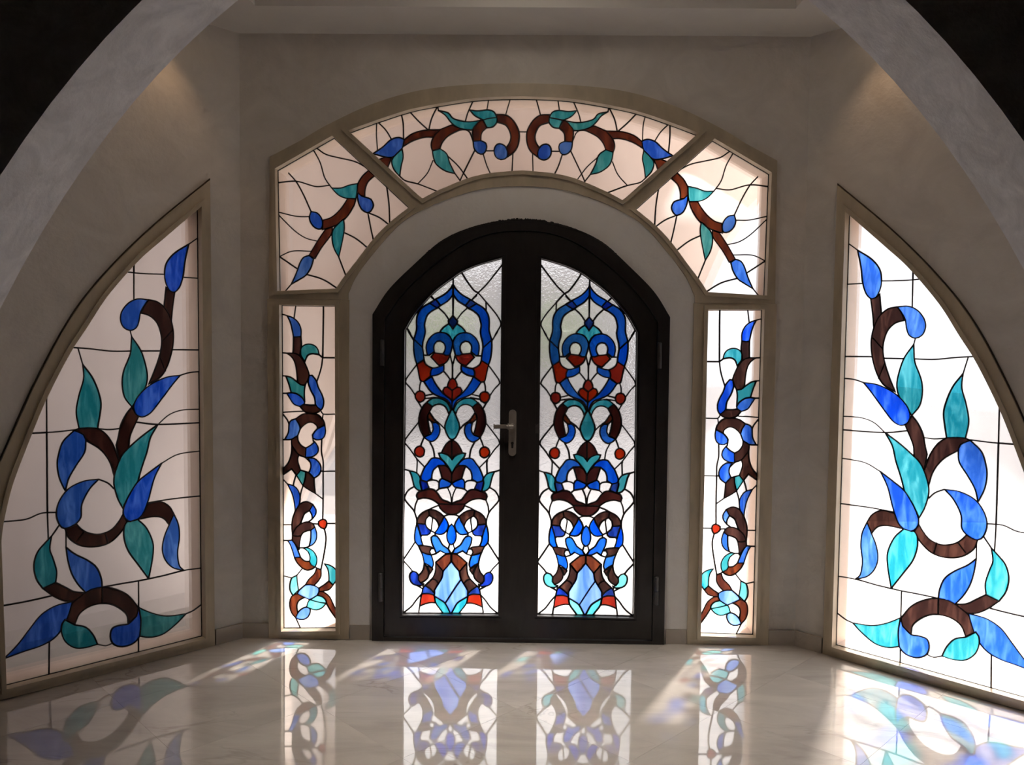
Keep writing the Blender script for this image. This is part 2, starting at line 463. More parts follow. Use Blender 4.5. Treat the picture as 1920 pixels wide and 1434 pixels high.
# ------------------------------------------------------------------ window drawings
GW = .02      # glass plane behind the wall face
SIDE_OUT = "P 370,389! W 850,320 720,435 560,618 450,785 370,905 280,1072 205,1230 P 28,878 14,921 2,973 -3,1010! V 20,1335! 1085,1068!"
SIDE_SHAPES = [
 ('blue', "W 1015,338! 940,385 895,440 885,500 893,550 915,590 937,597 965,570 985,510 995,430"),
 ('brown', "W 893,570! 915,590 940,598! 928,680 922,750! 885,690 888,620"),
 ('brown', "W 800,637! 850,650 900,700 930,790 930,880 905,980 865,1050 800,1090! 830,1020 860,930 870,850 850,770 810,725 760,708! 775,670"),
 ('blue', "W 800,637! 740,632 690,655 655,700 648,745 665,785 700,802 735,785 750,740 755,705 775,668"),
 ('teal', "W 708,835! 760,915 790,1020 790,1080 770,1130 710,1213! 670,1160 657,1090 665,1020 700,930 706,870"),
 ('brown', "W 710,1213! 680,1250 650,1310 635,1380 V 625,40! 640,130! 690,60 W 700,1370 745,1265! 722,1235"),
 ('blue', "W 970,1043! 890,1055 800,1100 740,1160 720,1210 730,1250 765,1267 810,1245 870,1170 930,1090"),
 ('brown', "W 395,1342! 425,1328! 470,1325 525,1328! 570,1360 610,1420 V 640,130! 615,210! 590,130 540,65 460,15! 450,-15"),
 ('teal', "W 445,985! 500,1060 535,1150 543,1210 525,1328! 470,1325 425,1328! 410,1240 425,1150 450,1060"),
 ('blue', "V 400,-38! 450,-15 462,20! 455,80 410,150 370,220 352,290! 320,220 308,150 315,90 340,20"),
 ('teal', "V 850,-70! 810,0 790,80 760,170 740,245! 700,300 660,380! 630,320 612,240 625,170 660,90 720,30 780,-20"),
 ('brown', "V 410,465! 350,490! 370,540 430,580 510,588 590,565 650,510 685,455! 663,410! 640,450 600,495 540,520 480,515 440,495"),
 ('brown', "V 790,360! 860,345 910,370 935,410! 910,470! 880,435 830,425 745,440! 770,405"),
 ('blue', "V 870,138! 830,220 800,330 770,410 740,440 700,452 670,430 663,390 690,320 740,240 800,190"),
 ('blue', "V 530,225! 480,280 440,360 435,430 400,470 350,490 320,470 302,410 320,340 370,275 450,235"),
 ('teal', "V 740,440! 790,490 823,570 820,650 800,760! 740,680 690,610 667,540 668,480 685,452! 700,452"),
 ('blue', "V 935,410! 960,470 965,540 955,620 965,690 990,715! 930,700 890,660 873,600 885,530 910,470!"),
 ('teal', "V 278,530! 268,600 285,650 305,720 300,780! 230,812! 195,760 182,690 200,620 240,570"),
 ('brown', "V 300,780! 230,812! 290,855 350,880 400,880! 460,835! 400,830 350,805"),
 ('blue', "V 355,590! 400,625 470,660 520,700 545,760 550,805! 500,815 462,835! 420,790 385,730 365,660"),
 ('brown', "V 460,835! 500,815 550,805! 620,815 690,850 745,915! 735,960 690,1002! 680,950 620,905 560,892 490,905 430,945 402,1005! 350,980! 365,920 400,880!"),
 ('blue', "V 390,883! 370,950 340,1020 290,1080 220,1120 130,1150 20,1190! 90,1120 160,1030 220,955 300,905"),
 ('teal', "V 350,980! 402,1008! 460,1020 500,1060 525,1112! 460,1130 400,1130 350,1095 330,1040 335,1000"),
 ('blue', "V 735,960! 748,915! 760,1000 755,1060 720,1105 660,1125 610,1110 593,1070 605,1025 650,1008 690,1002"),
 ('teal', "V 748,915! 820,945 900,960 1000,948! 950,1000 880,1055 810,1075 752,1068! 758,990"),
]
SIDE_LINES = ["W 1015,338 1065,303", "W 700,802 708,835", "W 970,1043 1020,1028 1090,1022", "W 420,898 445,985", "W 850,1307 910,1255 980,1230 1090,1225",
 "V 870,138 960,90 1100,70", "V 530,225 580,245 612,275", "V 320,470 278,530", "V 355,490 355,590", "V 525,1112 570,1120 605,1105", "V 1000,948 1040,930 1100,885",
 "W 720,400 720,640", "W 640,482 760,495 890,500", "W 980,515 1090,523", "W 340,890 480,900 600,913 705,912", "W 760,912 870,912", "W 930,905 1095,907",
 "W 250,1090 252,1434 V 255,400 260,545", "W 120,1357 290,1348 410,1335", "W 525,1330 590,1335 648,1328", "W 735,1295 850,1307 1095,1297",
 "V -5,455 140,440 220,408 305,402", "V 790,352 930,330 1100,312", "V 0,908 150,880 275,852", "V 550,805 660,785 750,770 870,745 990,715 1100,700",
 "V 745,773 746,920", "V 745,1065 745,1170", "V 265,1095 263,1290"]
SIDE_OVER = ["W 925,805 872,862", "W 858,935 890,1020", "V 412,560 455,505", "V 565,510 580,568", "V 550,805 550,893"]

FAN_L = "T 75,573! 455,355! 965,830! 825,942 715,1058 610,1195 535,1290 480,1370! 90,1386!"
FAN_C = "T 560,320! 740,255 960,184 1150,145 1390,108 1560,97 1722,94!"      # half, up to the axis
FAN_C2 = "T 1722,585! 1510,603 1360,637 1160,718 1055,772! 1020,745!"
FANL_SHAPES = [
 ('amber', "T 685,572! 725,608! 680,650 662,700 660,745! 635,742 608,715! 610,670 640,615"),
 ('teal', "T 610,660! 550,672 500,690 437,690! 480,735 530,758 600,762! 608,720"),
 ('amber', "T 600,762! 590,800 550,870 500,920 440,950 375,970! 380,905! 430,890 480,850 520,800 545,760!"),
 ('blue', "T 608,715! 635,742 665,752 700,765 718,805 700,845 675,855 640,835 615,780"),
 ('amber', "T 395,968! 442,952! 435,1000 370,1090 325,1165! 285,1143! 340,1050"),
 ('blue', "T 298,848! 340,858 370,895 378,935 365,965 330,960 300,930 287,890"),
 ('teal', "T 517,898! 523,960 510,1040 485,1155! 455,1100 440,1040 445,975 480,930"),
 ('blue', "T 285,1143! 315,1165! 300,1220 265,1275 220,1305 165,1337! 200,1260 225,1190 250,1155"),
]
FANL_LINES = ["T 340,425 400,465 500,490 600,515 690,565", "T 315,435 360,520 390,620 437,690", "T 70,655 200,645 330,680 420,672", "T 148,590 200,650 250,740 298,848",
 "T 70,850 200,880 290,882", "T 70,860 180,970 260,1025 345,1048", "T 70,1160 170,1115 300,1115", "T 70,1140 205,1232", "T 805,670 822,800 828,960",
 "T 680,855 760,890 840,950", "T 680,855 700,960 725,1075", "T 512,985 600,1030 700,1110", "T 485,1155 540,1300", "T 268,1270 380,1305 490,1375", "T 165,1337 120,1390"]
FANC_SHAPES = [
 ('amber', "T 745,500! 800,482! 838,488! 812,560!"),
 ('amber', "T 925,365! 980,325 1060,302 1165,298! 1130,350! 1060,350 980,375 912,415!"),
 ('blue', "T 715,458! 780,415 835,365 890,350 925,365! 910,425 870,470 830,485 780,478"),
 ('teal', "T 910,425! 918,480 905,540 895,610! 855,565 840,510 860,475"),
 ('amber', "T 1245,265! 1165,298! 1120,350 1105,400 1115,440! 1165,425! 1180,385 1220,340 1300,300 1340,298! 1290,285"),
 ('teal', "T 1165,425! 1210,460 1230,520 1265,592! 1200,575 1140,530 1120,480 1115,440!"),
 ('teal', "T 1155,170! 1220,185 1250,220 1310,240 1370,245 1435,235! 1410,270 1385,300! 1340,298 1290,285 1240,250 1200,200"),
 ('amber', "T 1435,235! 1455,232! 1480,285! 1445,320 1440,375! 1388,375! 1385,300 1410,262"),
 ('amber', "T 1547,195! 1610,200 1660,240 1695,310 1695,380 1670,440 1620,480! 1605,425! 1635,380 1640,330 1610,270 1548,248!"),
 ('teal', "T 1365,165! 1420,172 1490,165 1530,180 1547,215! 1500,222 1455,232! 1400,205"),
 ('teal', "T 1547,215! 1550,245 1520,280 1480,285! 1455,232! 1500,222"),
 ('blue', "T 1388,375! 1440,372! 1475,390 1477,430 1455,462 1420,455 1395,425"),
 ('blue', "T 1565,392 1600,405 1620,445 1615,485 1575,500 1540,480 1528,440 1540,405"),
]
FANC_LINES = ["T 740,240 738,330 745,435", "T 740,240 800,300 840,365", "T 903,185 918,260 920,365", "T 955,170 1020,240 1088,302", "T 1150,130 1155,172", "T 1155,130 1110,220 1090,302",
 "T 1395,90 1350,190 1335,245", "T 1340,298 1365,315 1390,380", "T 1493,90 1480,170", "T 1640,85 1605,202", "T 1477,440 1530,440", "T 1400,435 1325,585 1300,640",
 "T 1455,460 1480,540 1520,625", "T 1655,455 1648,610", "T 1222,480 1290,545 1370,655", "T 1265,592 1330,680", "T 1118,505 1080,590 1015,662",
 "T 895,610 930,640 1015,662 1090,690 1190,730", "T 1697,313 1745,313"]
LITE_OUT = "S 122,80! 795,92! Q 803,1283! 145,1287!"
LITE_SHAPES = [
 ('blue', "S 185,207! 260,235 320,290 355,370 355,462! 300,470 262,463! 245,370 220,280"),
 ('brown', "S 262,463! 300,470 355,462! 362,560 350,640 340,700! 300,675 258,665! 262,560"),
 ('teal', "S 350,620! 365,590 410,560 470,555 530,580 565,630 575,685! 530,675 480,672 430,700 405,765! 375,730 350,690"),
 ('brown', "S 180,665! 258,665! 300,675 340,700! 390,765 430,850 457,930! 440,990! 405,1058! 350,1050 310,1010! 300,880 280,780 240,710"),
 ('teal', "S 170,945! 230,960 300,1010 350,1050 405,1058! 395,1130 400,1260! 310,1165 235,1147! 205,1040"),
 ('blue', "S 180,1155! 235,1147! 310,1165 370,1210 400,1260! 390,1300 345,1318! 270,1290 220,1220"),
 ('brown', "S 390,1290! 450,1300 535,1300! 600,1360! 560,1390 480,1402! 400,1380 345,1318!"),
 ('blue', "S 455,940! 490,935! 540,1000 565,1080 610,1170 633,1250 625,1320 600,1360! 560,1330 530,1297! 520,1210 470,1110 440,1010"),
 ('brown', "R 290,165! 370,110 480,98 570,120 630,190 645,240! 555,285! 550,250 500,210 440,210 380,250 345,290! 330,230"),
 ('blue', "R 290,165! 330,230 345,290! 315,370! 240,415 155,418! 200,330 210,220 240,180"),
 ('brown', "R 245,480! 270,530 330,603! 315,650 320,700 350,790! 300,855! 260,800 240,775! 140,845! 140,780 200,700 235,600"),
 ('brown', "R 240,415! 315,370! 320,430 360,490 415,520! 410,632! 330,603 270,530 240,480"),
 ('blue', "R 645,240! 655,310 640,380 600,415 540,420 500,400 495,360 530,310 555,285!"),
 ('blue', "R 520,445! 555,490 568,550 540,600 480,630 410,632! 415,520! 470,490"),
 ('blue', "R 440,645! 510,645 570,690 600,760 580,840 515,890! 450,820! 475,760 470,700"),
 ('teal', "R 350,790! 410,812! 405,880 380,982! 340,920 300,855!"),
 ('brown', "R 410,812! 450,820! 515,890! 520,980 530,1075! 450,1030 380,982! 405,900"),
 ('blue', "R 190,960! 270,985 320,1040 345,1120 335,1210! 285,1290! 275,1200 250,1090"),
 ('brown', "R 335,1210! 385,1180 440,1178 500,1210! 460,1285! 400,1320 370,1390 Q 340,20 280,80 250,150! 243,60 R 250,1390 285,1290!"),
 ('blue', "R 500,1210! 540,1280 530,1340 490,1390! 488,1340 460,1285!"),
 ('brown', "Q 250,150! 280,80 340,20 420,-12 490,0 525,52! 475,90! 440,95 380,120 355,160! 300,165"),
 ('blue', "Q 475,90! 525,52! 548,130 540,210 500,265 452,288! 470,220 475,150"),
 ('brown', "Q 250,150! 300,165 355,160! 340,240 332,325! 290,270 245,210!"),
 ('blue', "Q 190,215! 245,210! 290,270 350,420! 275,425! 250,340 220,260"),
 ('amber', "Q 275,425! 350,420! 400,465 458,470! 530,535! 490,565 430,578 370,550 310,490"),
 ('teal', "Q 380,305! 440,305 510,350 550,430 545,500 530,535! 480,510 458,470! 465,420 440,350"),
 ('red', "Q 625,-45 665,-20 668,30 640,75 600,60 570,30 568,-15"),
 ('lteal', "Q 240,672! 305,640! 310,720 325,822! 255,888! 220,820 220,740"),
 ('amber', "Q 545,550! 600,570! 600,650 560,720 515,762! 450,758 408,758! 450,690 520,620"),
 ('teal', "Q 640,500! 700,515 760,550 800,610 795,690 745,760! 695,710! 695,640 680,560"),
 ('amber', "Q 695,710! 745,760! 700,815 620,835 577,840! 575,795! 640,755"),
 ('amber', "Q 575,838! 620,840 700,900 750,1000 810,1120! 810,1205! 720,1080 665,985! 660,950 620,905 555,885!"),
 ('lteal', "Q 490,925! 555,885! 620,905 660,950 662,985! 560,965 460,937!"),
 ('sky', "Q 408,758! 470,755 540,775 575,800! 575,840 555,885! 490,925! 460,937! 390,905 310,865! 330,825"),
 ('lteal', "Q 460,937! 560,965 662,985! 610,1040 540,1065 470,1045 425,1025! 440,970"),
 ('amber', "Q 310,865! 390,905 400,910! 330,950 305,1010 315,1100! 290,1160! 240,1100 215,1010 225,930 255,885"),
 ('sky', "Q 290,1160! 315,1100! 350,1060 410,1030 460,1045 468,1090 440,1150 390,1180 330,1178"),
]
LITE_LINES = ["S 110,185 185,207", "S 295,60 270,240", "S 628,60 628,250 620,720", "S 575,685 620,720", "S 620,720 820,722", "S 620,720 600,850 550,1010",
 "S 110,940 170,945", "S 110,1155 180,1155", "S 110,660 180,665", "R 125,95 190,180 212,240", "R 120,85 270,75 380,72", "R 598,60 625,105 820,105", "R 625,105 615,180",
 "R 608,413 605,570 625,680 625,805 625,1145 620,1400", "R 590,800 625,805", "R 625,805 820,802", "R 295,850 270,930 260,980", "R 130,895 190,960", "R 380,982 355,1060 345,1120", "R 530,1075 625,1145",
 "R 330,603 410,640 460,690", "R 350,790 400,803 450,820", "R 120,418 160,418", "Q 120,22 245,22", "Q 500,10 572,15", "Q 665,8 820,8", "Q 640,75 660,170 650,300 600,570", "Q 120,215 190,215", "Q 375,553 305,640",
 "Q 120,640 240,672", "Q 332,325 335,305 380,305", "Q 380,305 452,288", "Q 530,535 545,550", "Q 425,1025 405,1032", "Q 290,1160 355,1300", "R 490,1390 440,1425", "R 500,400 505,435 520,445"]

DOOR_OUT = "A 1838,40! F 1772,1242! 55,1236! B 98,0! A 97,1330! 250,1070 400,885 560,708 700,580 940,405 1100,295 1400,165"
# S = symmetric about the leaf's axis (half path), M = mirrored pair
DOOR_S = [
 ('cyan', "A 950,1310! 915,1260 875,1215! 790,1270 735,1330 715,1365! B 735,30! 830,50 900,110 942,200!"),
 ('navy', "A 950,1065! 905,1120 868,1160 875,1215! 915,1260 950,1310!"),
 ('red', "B 945,850! 895,880 862,950 855,1005! 900,1040 942,1070!"),
 ('teal', "C 945,345! 910,390 870,470 815,610 805,690 840,800 890,880 940,900!"),
 ('teal', "D 935,300! 900,255 840,209 745,178! 695,188! 720,260 800,350 870,440 935,560!"),
 ('maroon', "D 925,1102! 690,1095! 720,1170 790,1240 860,1275 930,1285!"),
 ('dblue', "E 920,405! 880,450 845,560 840,650 870,740 920,775!"),
 ('sky', "F 915,310! 840,410 780,480 755,600 690,710 620,820! 620,930! 720,990 810,1060 905,1235! 915,1262!"),
]
DOOR_M = [
 ('dblue', "A 950,510! 900,590 800,685 640,775! 730,885! 860,805 945,700!"),
 ('navy', "A 640,775! 530,845! 670,935! 730,885!"),
 ('dblue', "A 530,845! 400,925 320,1040 298,1160 300,1290 B 295,0 250,150! 405,300! 412,200 440,100 455,0 A 440,1250 450,1180 490,1060 590,975 670,935!"),
 ('dblue', "B 250,150! 245,300 265,480 302,600! 430,520! 425,440 405,300!"),
 ('red', "B 302,600! 430,520! 455,590 515,640 580,670! 545,740 550,815! 430,912! 365,890 330,730!"),
 ('dblue', "B 942,200! 900,110 830,50 740,30 640,45 550,110 490,200 470,300 488,430! 530,440! 615,370! 605,310 620,240 660,195 720,185 780,215 812,280 805,350 770,415! 830,445! 895,435! 925,330 942,250!"),
 ('red', "B 555,470! 620,395! 690,408 770,415! 830,445! 895,435! 870,510 810,580 700,622! 640,560"),
 ('dblue', "B 580,670! 640,665 720,640 785,612! 790,690 775,730! 680,790 550,815! 545,740"),
 ('dblue', "B 430,912! 570,818! 620,920 700,1040 780,1130 870,1200 945,1265! 945,1412! 915,1390! 890,1302 830,1232 720,1187 600,1130 520,1052"),
 ('red', "B 855,1005! 800,1015 770,1070 790,1130 870,1200! 945,1265! 942,1070! 900,1040"),
 ('red', "B 360,1078 430,1110 450,1180 425,1250 370,1280 315,1262 280,1210 275,1140 310,1095"),
 ('maroon', "C 440,270! 480,232! 580,310! 520,420! 495,480 500,560 520,680 550,800! 432,850! 370,730 338,600 345,480 380,360"),
 ('teal', "C 480,232! 560,170 650,150 760,175 850,240 900,330 915,370! 870,430! 850,370 800,300 720,265 640,275 580,310!"),
 ('amber', "C 535,415! 620,540 680,590! 570,585! 495,510! 503,450!"),
 ('dblue', "C 575,600! 640,590 700,640! 718,720 700,810 650,890 570,935 490,905 432,852! 550,805! 590,740 590,660"),
 ('red', "C 350,1015 415,1045 440,1110 425,1175 360,1212 290,1180 260,1115 285,1050"),
 ('maroon', "C 945,902! 890,925 820,990 770,1080 745,1134! 840,1165 900,1211 935,1256!"),
 ('dblue', "D 712,285! 640,270 560,285 500,365 440,440 400,530 368,610! 380,670 480,700! 570,640! 575,560 605,480 650,440 690,408! 800,403! 850,430! 790,340"),
 ('navy', "D 368,610! 380,670 480,700! 500,760 520,808! 440,845 395,858! 370,760 358,680"),
 ('maroon', "D 690,408! 800,403! 870,440! 935,560! 938,715! 900,703! 820,660 755,637! 730,540"),
 ('dblue', "D 755,637! 830,670 900,703! 930,728! 880,790 840,800! 770,810 700,825! 700,700 720,660"),
 ('maroon', "D 298,950 330,885 430,852 540,828 620,850 690,930 750,1015 840,1050 925,1088! 925,1102! 690,1095! 600,1030 500,995 400,990 318,1010"),
 ('teal', "D 165,500! 220,510 300,540 350,600 368,640! 358,700 370,770 395,858! 330,850 260,790 230,680 200,570"),
 ('brown', "E 305,390! 310,330 350,250 420,190 510,150! 530,250! 470,310 455,400! 430,405!"),
 ('brown', "E 510,150! 600,148 700,190 790,265! 760,340! 700,440! 680,380 640,320 580,280 530,250!"),
 ('navy', "E 305,390! 430,405! 455,400! 480,460 550,520! 540,570 500,600 400,603! 370,610! 340,500"),
 ('dblue', "E 292,430! 305,390! 340,500 370,610 385,700 415,785! 330,790! 270,720 262,600 275,500"),
 ('dblue', "E 790,265! 850,360 870,420! 850,500 790,570 720,590 640,575! 625,557! 670,500 700,440! 760,340!"),
 ('dblue', "E 560,640 600,610 660,620 710,680 760,770 868,850! 880,890 915,930! 820,930! 720,880! 650,930! 610,830 570,740"),
 ('brown', "E 330,790! 415,785! 440,790! 560,810 605,850! 560,845 535,900 560,955! 480,940 380,900!"),
 ('dblue', "E 380,900! 480,940 560,955! 590,1050 600,1130 580,1190! 500,1130 432,1095! 415,1000"),
 ('brown', "F 432,333! 475,395! 525,520! 500,600 440,660 370,692! 330,640 335,555! 390,500 425,420"),
 ('brown', "F 485,385! 575,425! 590,445 545,520!"),
 ('bud', "F 335,555! 290,500 230,480 185,520 170,590 200,680 270,730 370,745! 420,718! 370,692! 330,640"),
 ('amber', "F 915,165! 820,180! 740,240 640,325! 770,480! 840,410 915,310!"),
 ('brown', "F 640,325! 770,485! 755,580 720,660 690,700! 640,640 575,620! 620,540 640,430"),
 ('brown', "F 575,620! 640,640 690,700! 640,780 620,880! 540,800 450,740!"),
 ('navy', "F 450,740! 540,800 620,880! 612,915! 520,885 390,890! 410,790"),
 ('red', "F 390,890! 520,885 612,915! 635,1052! 560,1045 450,1070 355,1110! 370,980"),
 ('petal', "F 620,930! 720,990 810,1060 905,1235! 900,1270! 800,1270! 700,1140 640,1050"),
]
DOOR_LINES = ["A 955,340 950,510", "A 945,700 950,1065", "A 690,925 800,1030 880,1145", "A 600,770 530,700", "A 1290,780 1400,660 1560,500 1860,120", "A 1090,270 1200,450 1330,620 1400,660 1540,820 1700,1010 1790,1150 1805,1240 1700,1420 B 1760,0 1655,170",
 "A 1540,820 1545,985", "B 302,605 200,740 115,860 95,920 190,1030 270,1150", "B 350,1080 355,980 385,890", "B 450,1165 600,1132", "B 445,1218 620,1195", "B 320,1262 390,1385", "B 425,440 530,440", "B 620,395 615,370",
 "C 680,590 720,620 808,715", "D 490,690 520,675 580,665 660,680 710,720", "D 570,640 580,665", "D 700,825 650,865", "D 60,460 100,480 165,500", "D 250,785 150,850 95,940 85,1010 150,1100 250,1220 E 300,320 300,400",
 "D 318,1010 275,1120 262,1240", "D 300,540 310,330 300,300", "C 337,585 220,730 100,890 85,950 180,1070 300,1240 445,1395", "C 430,860 390,960 370,1020", "C 1340,940 1270,1080 1245,1230", "D 850,798 905,930 925,1088",
 "E 690,72 600,105 510,150", "E 575,275 585,330 570,420 560,520", "E 550,520 630,560", "E 630,572 630,615", "E 795,262 870,235 930,235", "E 890,765 865,852", "E 560,957 640,935 720,882", "E 265,735 170,880 60,1050 80,1080 180,1190 225,1255",
 "F 390,890 300,990 200,1120 45,1240", "F 355,1100 340,1190 338,1270", "F 305,742 410,800", "E 868,850 915,925", "B 930,580 905,450", "B 945,860 940,590 930,560", "B 780,725 830,780 895,868", "F 430,700 410,760", "E 370,610 390,620"]
DOOR_OVER_LINES = ["F 1085,645 990,780 810,1060"]

def closed(s, pl, w): return smooth(parse(s, pl, w), True)
def opened(s, pl, w): return smooth(parse(s, pl, w), False)

side_out = closed(SIDE_OUT, LEFT, GW)
side_pan = panel(side_out, [(c, closed(s, LEFT, GW)) for c, s in SIDE_SHAPES],
                 [(opened(s, LEFT, GW), False) for s in SIDE_LINES]+[(opened(s, LEFT, GW), True) for s in SIDE_OVER])
fanl_out = closed(FAN_L, BACK, GW)
fanl_pan = panel(fanl_out, [(c, closed(s, BACK, GW)) for c, s in FANL_SHAPES], [(opened(s, BACK, GW), False) for s in FANL_LINES])
ht = opened(FAN_C, BACK, GW); hb = opened(FAN_C2, BACK, GW)
ht[-1] = (0, ht[-1][1]); hb[0] = (0, hb[0][1])
fanc_out = ht+[(-x, y) for x, y in reversed(ht[:-1])]+[(-x, y) for x, y in reversed(hb[1:])]+hb
sh = []
for c, s in FANC_SHAPES:
    P = closed(s, BACK, GW); sh += [(c, P), (c, [(-x, y) for x, y in P])]
ln = []
for s in FANC_LINES:
    P = opened(s, BACK, GW); ln += [(P, False), ([(-x, y) for x, y in P], False)]
fanc_pan = panel(fanc_out, sh, ln)
lite_out = closed(LITE_OUT, BACK, GW)
lite_pan = panel(lite_out, [(c, closed(s, BACK, GW)) for c, s in LITE_SHAPES], [(opened(s, BACK, GW), False) for s in LITE_LINES])
DW = .012
AX = (BACK.px(849.6, 560, DW)[0]+BACK.px(845.9, 1100, DW)[0])/2
leaf_out = closed(DOOR_OUT, BACK, DW)
sh, ln = [], []
def mir_ax(P): return [(2*AX-x, y) for x, y in P]
for c, s in DOOR_M:
    P = closed(s, BACK, DW); sh += [(c, P), (c, mir_ax(P))]
for c, s in DOOR_S:
    P = opened(s, BACK, DW); P[0] = (AX, P[0][1]); P[-1] = (AX, P[-1][1])
    sh.append((c, P+mir_ax(P)[::-1][1:-1]))
for s in DOOR_LINES:
    P = opened(s, BACK, DW); ln += [(P, False), (mir_ax(P), False)]
for s in DOOR_OVER_LINES: ln.append((opened(s, BACK, DW), True))
leafL_pan = panel(leaf_out, sh, ln)
def tr(P): return [(x-2*AX, y) for x, y in P]
leaf_outR = mirror(leaf_out)
leafR_pan = panel(leaf_outR, [(c, tr(P)) for c, P in sh], [(tr(P), o) for P, o in ln])

# ------------------------------------------------------------------ floor
CEIL = 3.10
NY = 2.15; FY = 2.45                      # arch wall front / back
xs = X0+(D-FY)
niche = [(-X0, D), (X0, D), (xs+.05, FY-.05), (xs+.05, FY-.15), (2.08, FY-.15), (2.08, .9), (-2.08, .9), (-2.08, FY-.15), (-xs-.05, FY-.15), (-xs-.05, FY-.05)]
floor = slab_obj('floor', FLAT, [(-4, -3.6), (4, -3.6), (4, FY), (xs+.1, FY), (X0+.06, D+.1), (-X0-.06, D+.1), (-xs-.1, FY), (-4, FY)], [], -.05, -.010, GROUT)
tag(floor, 'polished beige marble floor of diagonally laid slabs before the doors', 'floor', 'structure')
def clip(P, Q):
    """Sutherland-Hodgman, Q convex ccw"""
    for i in range(len(Q)):
        a, b = Q[i-1], Q[i]; R = []
        f = lambda p: (b[0]-a[0])*(p[1]-a[1])-(b[1]-a[1])*(p[0]-a[0])
        for j in range(len(P)):
            p, r = P[j-1], P[j]; fp, fr = f(p), f(r)
            if fp >= 0 and fr >= 0: R.append(r)
            elif fp >= 0 or fr >= 0:
                t = fp/(fp-fr); x = (p[0]+(r[0]-p[0])*t, p[1]+(r[1]-p[1])*t)
                R.append(x)
                if fr >= 0: R.append(r)
        P = R
        if len(P) < 3: return []
    return P
conv = [(-xs-.04, FY-.04), (-4, -3.5), (4, -3.5), (xs+.04, FY-.04), (X0+.02, D+.03), (-X0-.02, D+.03)]
if area(conv) < 0: conv = conv[::-1]
TS = .60; dg = TS*q
for i in range(-14, 15):
    for j in range(-14, 15):
        cx, cyy = (i-j)*dg, 3.37-dg+(i+j)*dg
        if abs(cx) > 4.2 or cyy > 4.6 or cyy < -3.6: continue
        h = (TS-.0009)*q
        P = clip([(cx, cyy-h), (cx+h, cyy), (cx, cyy+h), (cx-h, cyy)], conv)
        if len(P) < 3 or abs(area(P)) < 1e-4: continue
        bm = bmesh.new()
        lo = [bm.verts.new((x, y, -.012)) for x, y in P]; hi = [bm.verts.new((x, y, 0)) for x, y in P]
        bm.faces.new(lo[::-1]); bm.faces.new(hi)
        for k in range(len(P)): bm.faces.new([lo[k-1], lo[k], hi[k], hi[k-1]])
        obj('tile', bm, MARBLE, floor)

# ------------------------------------------------------------------ walls
def P(*pts, w=0.0, pl=BACK): return [pl.px(x, y, w) for x, y in pts]
jamb_out_px = [(696, 1204), (698.4, 589), (728.5, 543), (774.6, 497), (824, 454), (870, 431), (923, 417), (978, 412)]
JW = -.032
def sym(half, w):
    """half outline from bottom-left up to the axis (pixels) -> full polygon"""
    h = [BACK.px(x, y, w) for x, y in half]
    h[-1] = (0, h[-1][1])
    return h
def sm_half(h, start):
    pts = [(x, y, k <= start) for k, (x, y) in enumerate(h)]
    full = pts+[(-x, y, k) for x, y, k in reversed(pts[:-1])]
    return smooth(full, False)
jh = sym(jamb_out_px, JW); jh[0] = (jh[1][0], 0.0)
jamb_out = sm_half(jh, 1)
fan_hole_t = opened("T 75,573! 455,355! 560,320! 740,255 960,184 1150,145 1390,108 1560,97 1722,94!", BACK, GW)
fan_hole_b = opened("T 1722,585! 1510,603 1360,637 1160,718 1055,772 965,830 825,942 715,1058 610,1195 535,1290 480,1370! 90,1386!", BACK, GW)
fan_hole_t[-1] = (0, fan_hole_t[-1][1]); fan_hole_b[0] = (0, fan_hole_b[0][1])
fan_hole = fan_hole_t+[(-x, y) for x, y in reversed(fan_hole_t[:-1])]+[(-x, y) for x, y in reversed(fan_hole_b[1:])]+fan_hole_b
door_hole = offset(jamb_out, -.02)
door_hole = [(x, y if y > .05 else -.2) for x, y in door_hole]
bx = X0+.13
db = door_hole
outer = [(-bx, -.05), (db[0][0], -.05)]+[(x, y) for x, y in db[1:-1]]+[(db[-1][0], -.05), (bx, -.05), (bx, 3.4), (-bx, 3.4)]
wb = slab_obj('wall_back', BACK, outer, [offset(fan_hole, .008), offset(lite_out, .008), mirror(offset(lite_out, .008))], 0, .17, WALL)
tag(wb, 'grey beige plaster wall around the arched double doors', 'wall', 'structure')
# smooth lighter plaster band between fan window and door frame
lowarc = P((655, 1204), (653, 550), (667, 520), (695, 481), (751, 419), (807, 386), (862.6, 365), (918, 352), (978, 349), w=-.02)
lowarc[-1] = (0, lowarc[-1][1]); lowarc[0] = (lowarc[1][0], 0)
la = sm_half(lowarc, 1)
band_out = [(x, y) for x, y in la]
bandpoly = band_out+[(x, y) for x, y in reversed(jamb_out)]
tag(slab_obj('trim_1', BACK, bandpoly, [], -.012, .02, LIGHTPL), 'smooth pale plaster surround arching over the dark doors', 'surround', 'structure')
for pl, nm, lb in ((LEFT, 'wall_left', 'angled plaster side wall with the dimmer curved window'), (RIGHT, 'wall_right', 'angled plaster side wall with the brighter curved window')):
    w = slab_obj(nm, pl, [(-.0, -.05), (2.66, -.05), (2.66, 3.4), (0, 3.4)], [offset(side_out, .008)], 0, .17, WALL)
    tag(w, lb, 'wall', 'structure')
ARCH = Plane((0, NY), (1, 0), (0, 1))
EA, EB, EZ = 2.157, 3.869, -1.0
arc = []
for k in range(65):
    z0_ = math.asin(1/EB); t = z0_+(math.pi-2*z0_)*k/64
    arc.append((EA*math.cos(t), EZ+EB*math.sin(t)))
arc[0] = (arc[0][0], -.01); arc[-1] = (arc[-1][0], -.01)
wa = slab_obj('wall_arch', ARCH, [(-4, -.01)]+arc[::-1]+[(4, -.01), (4, 3.6), (-4, 3.6)], [], 0, FY-NY, ARCHM)
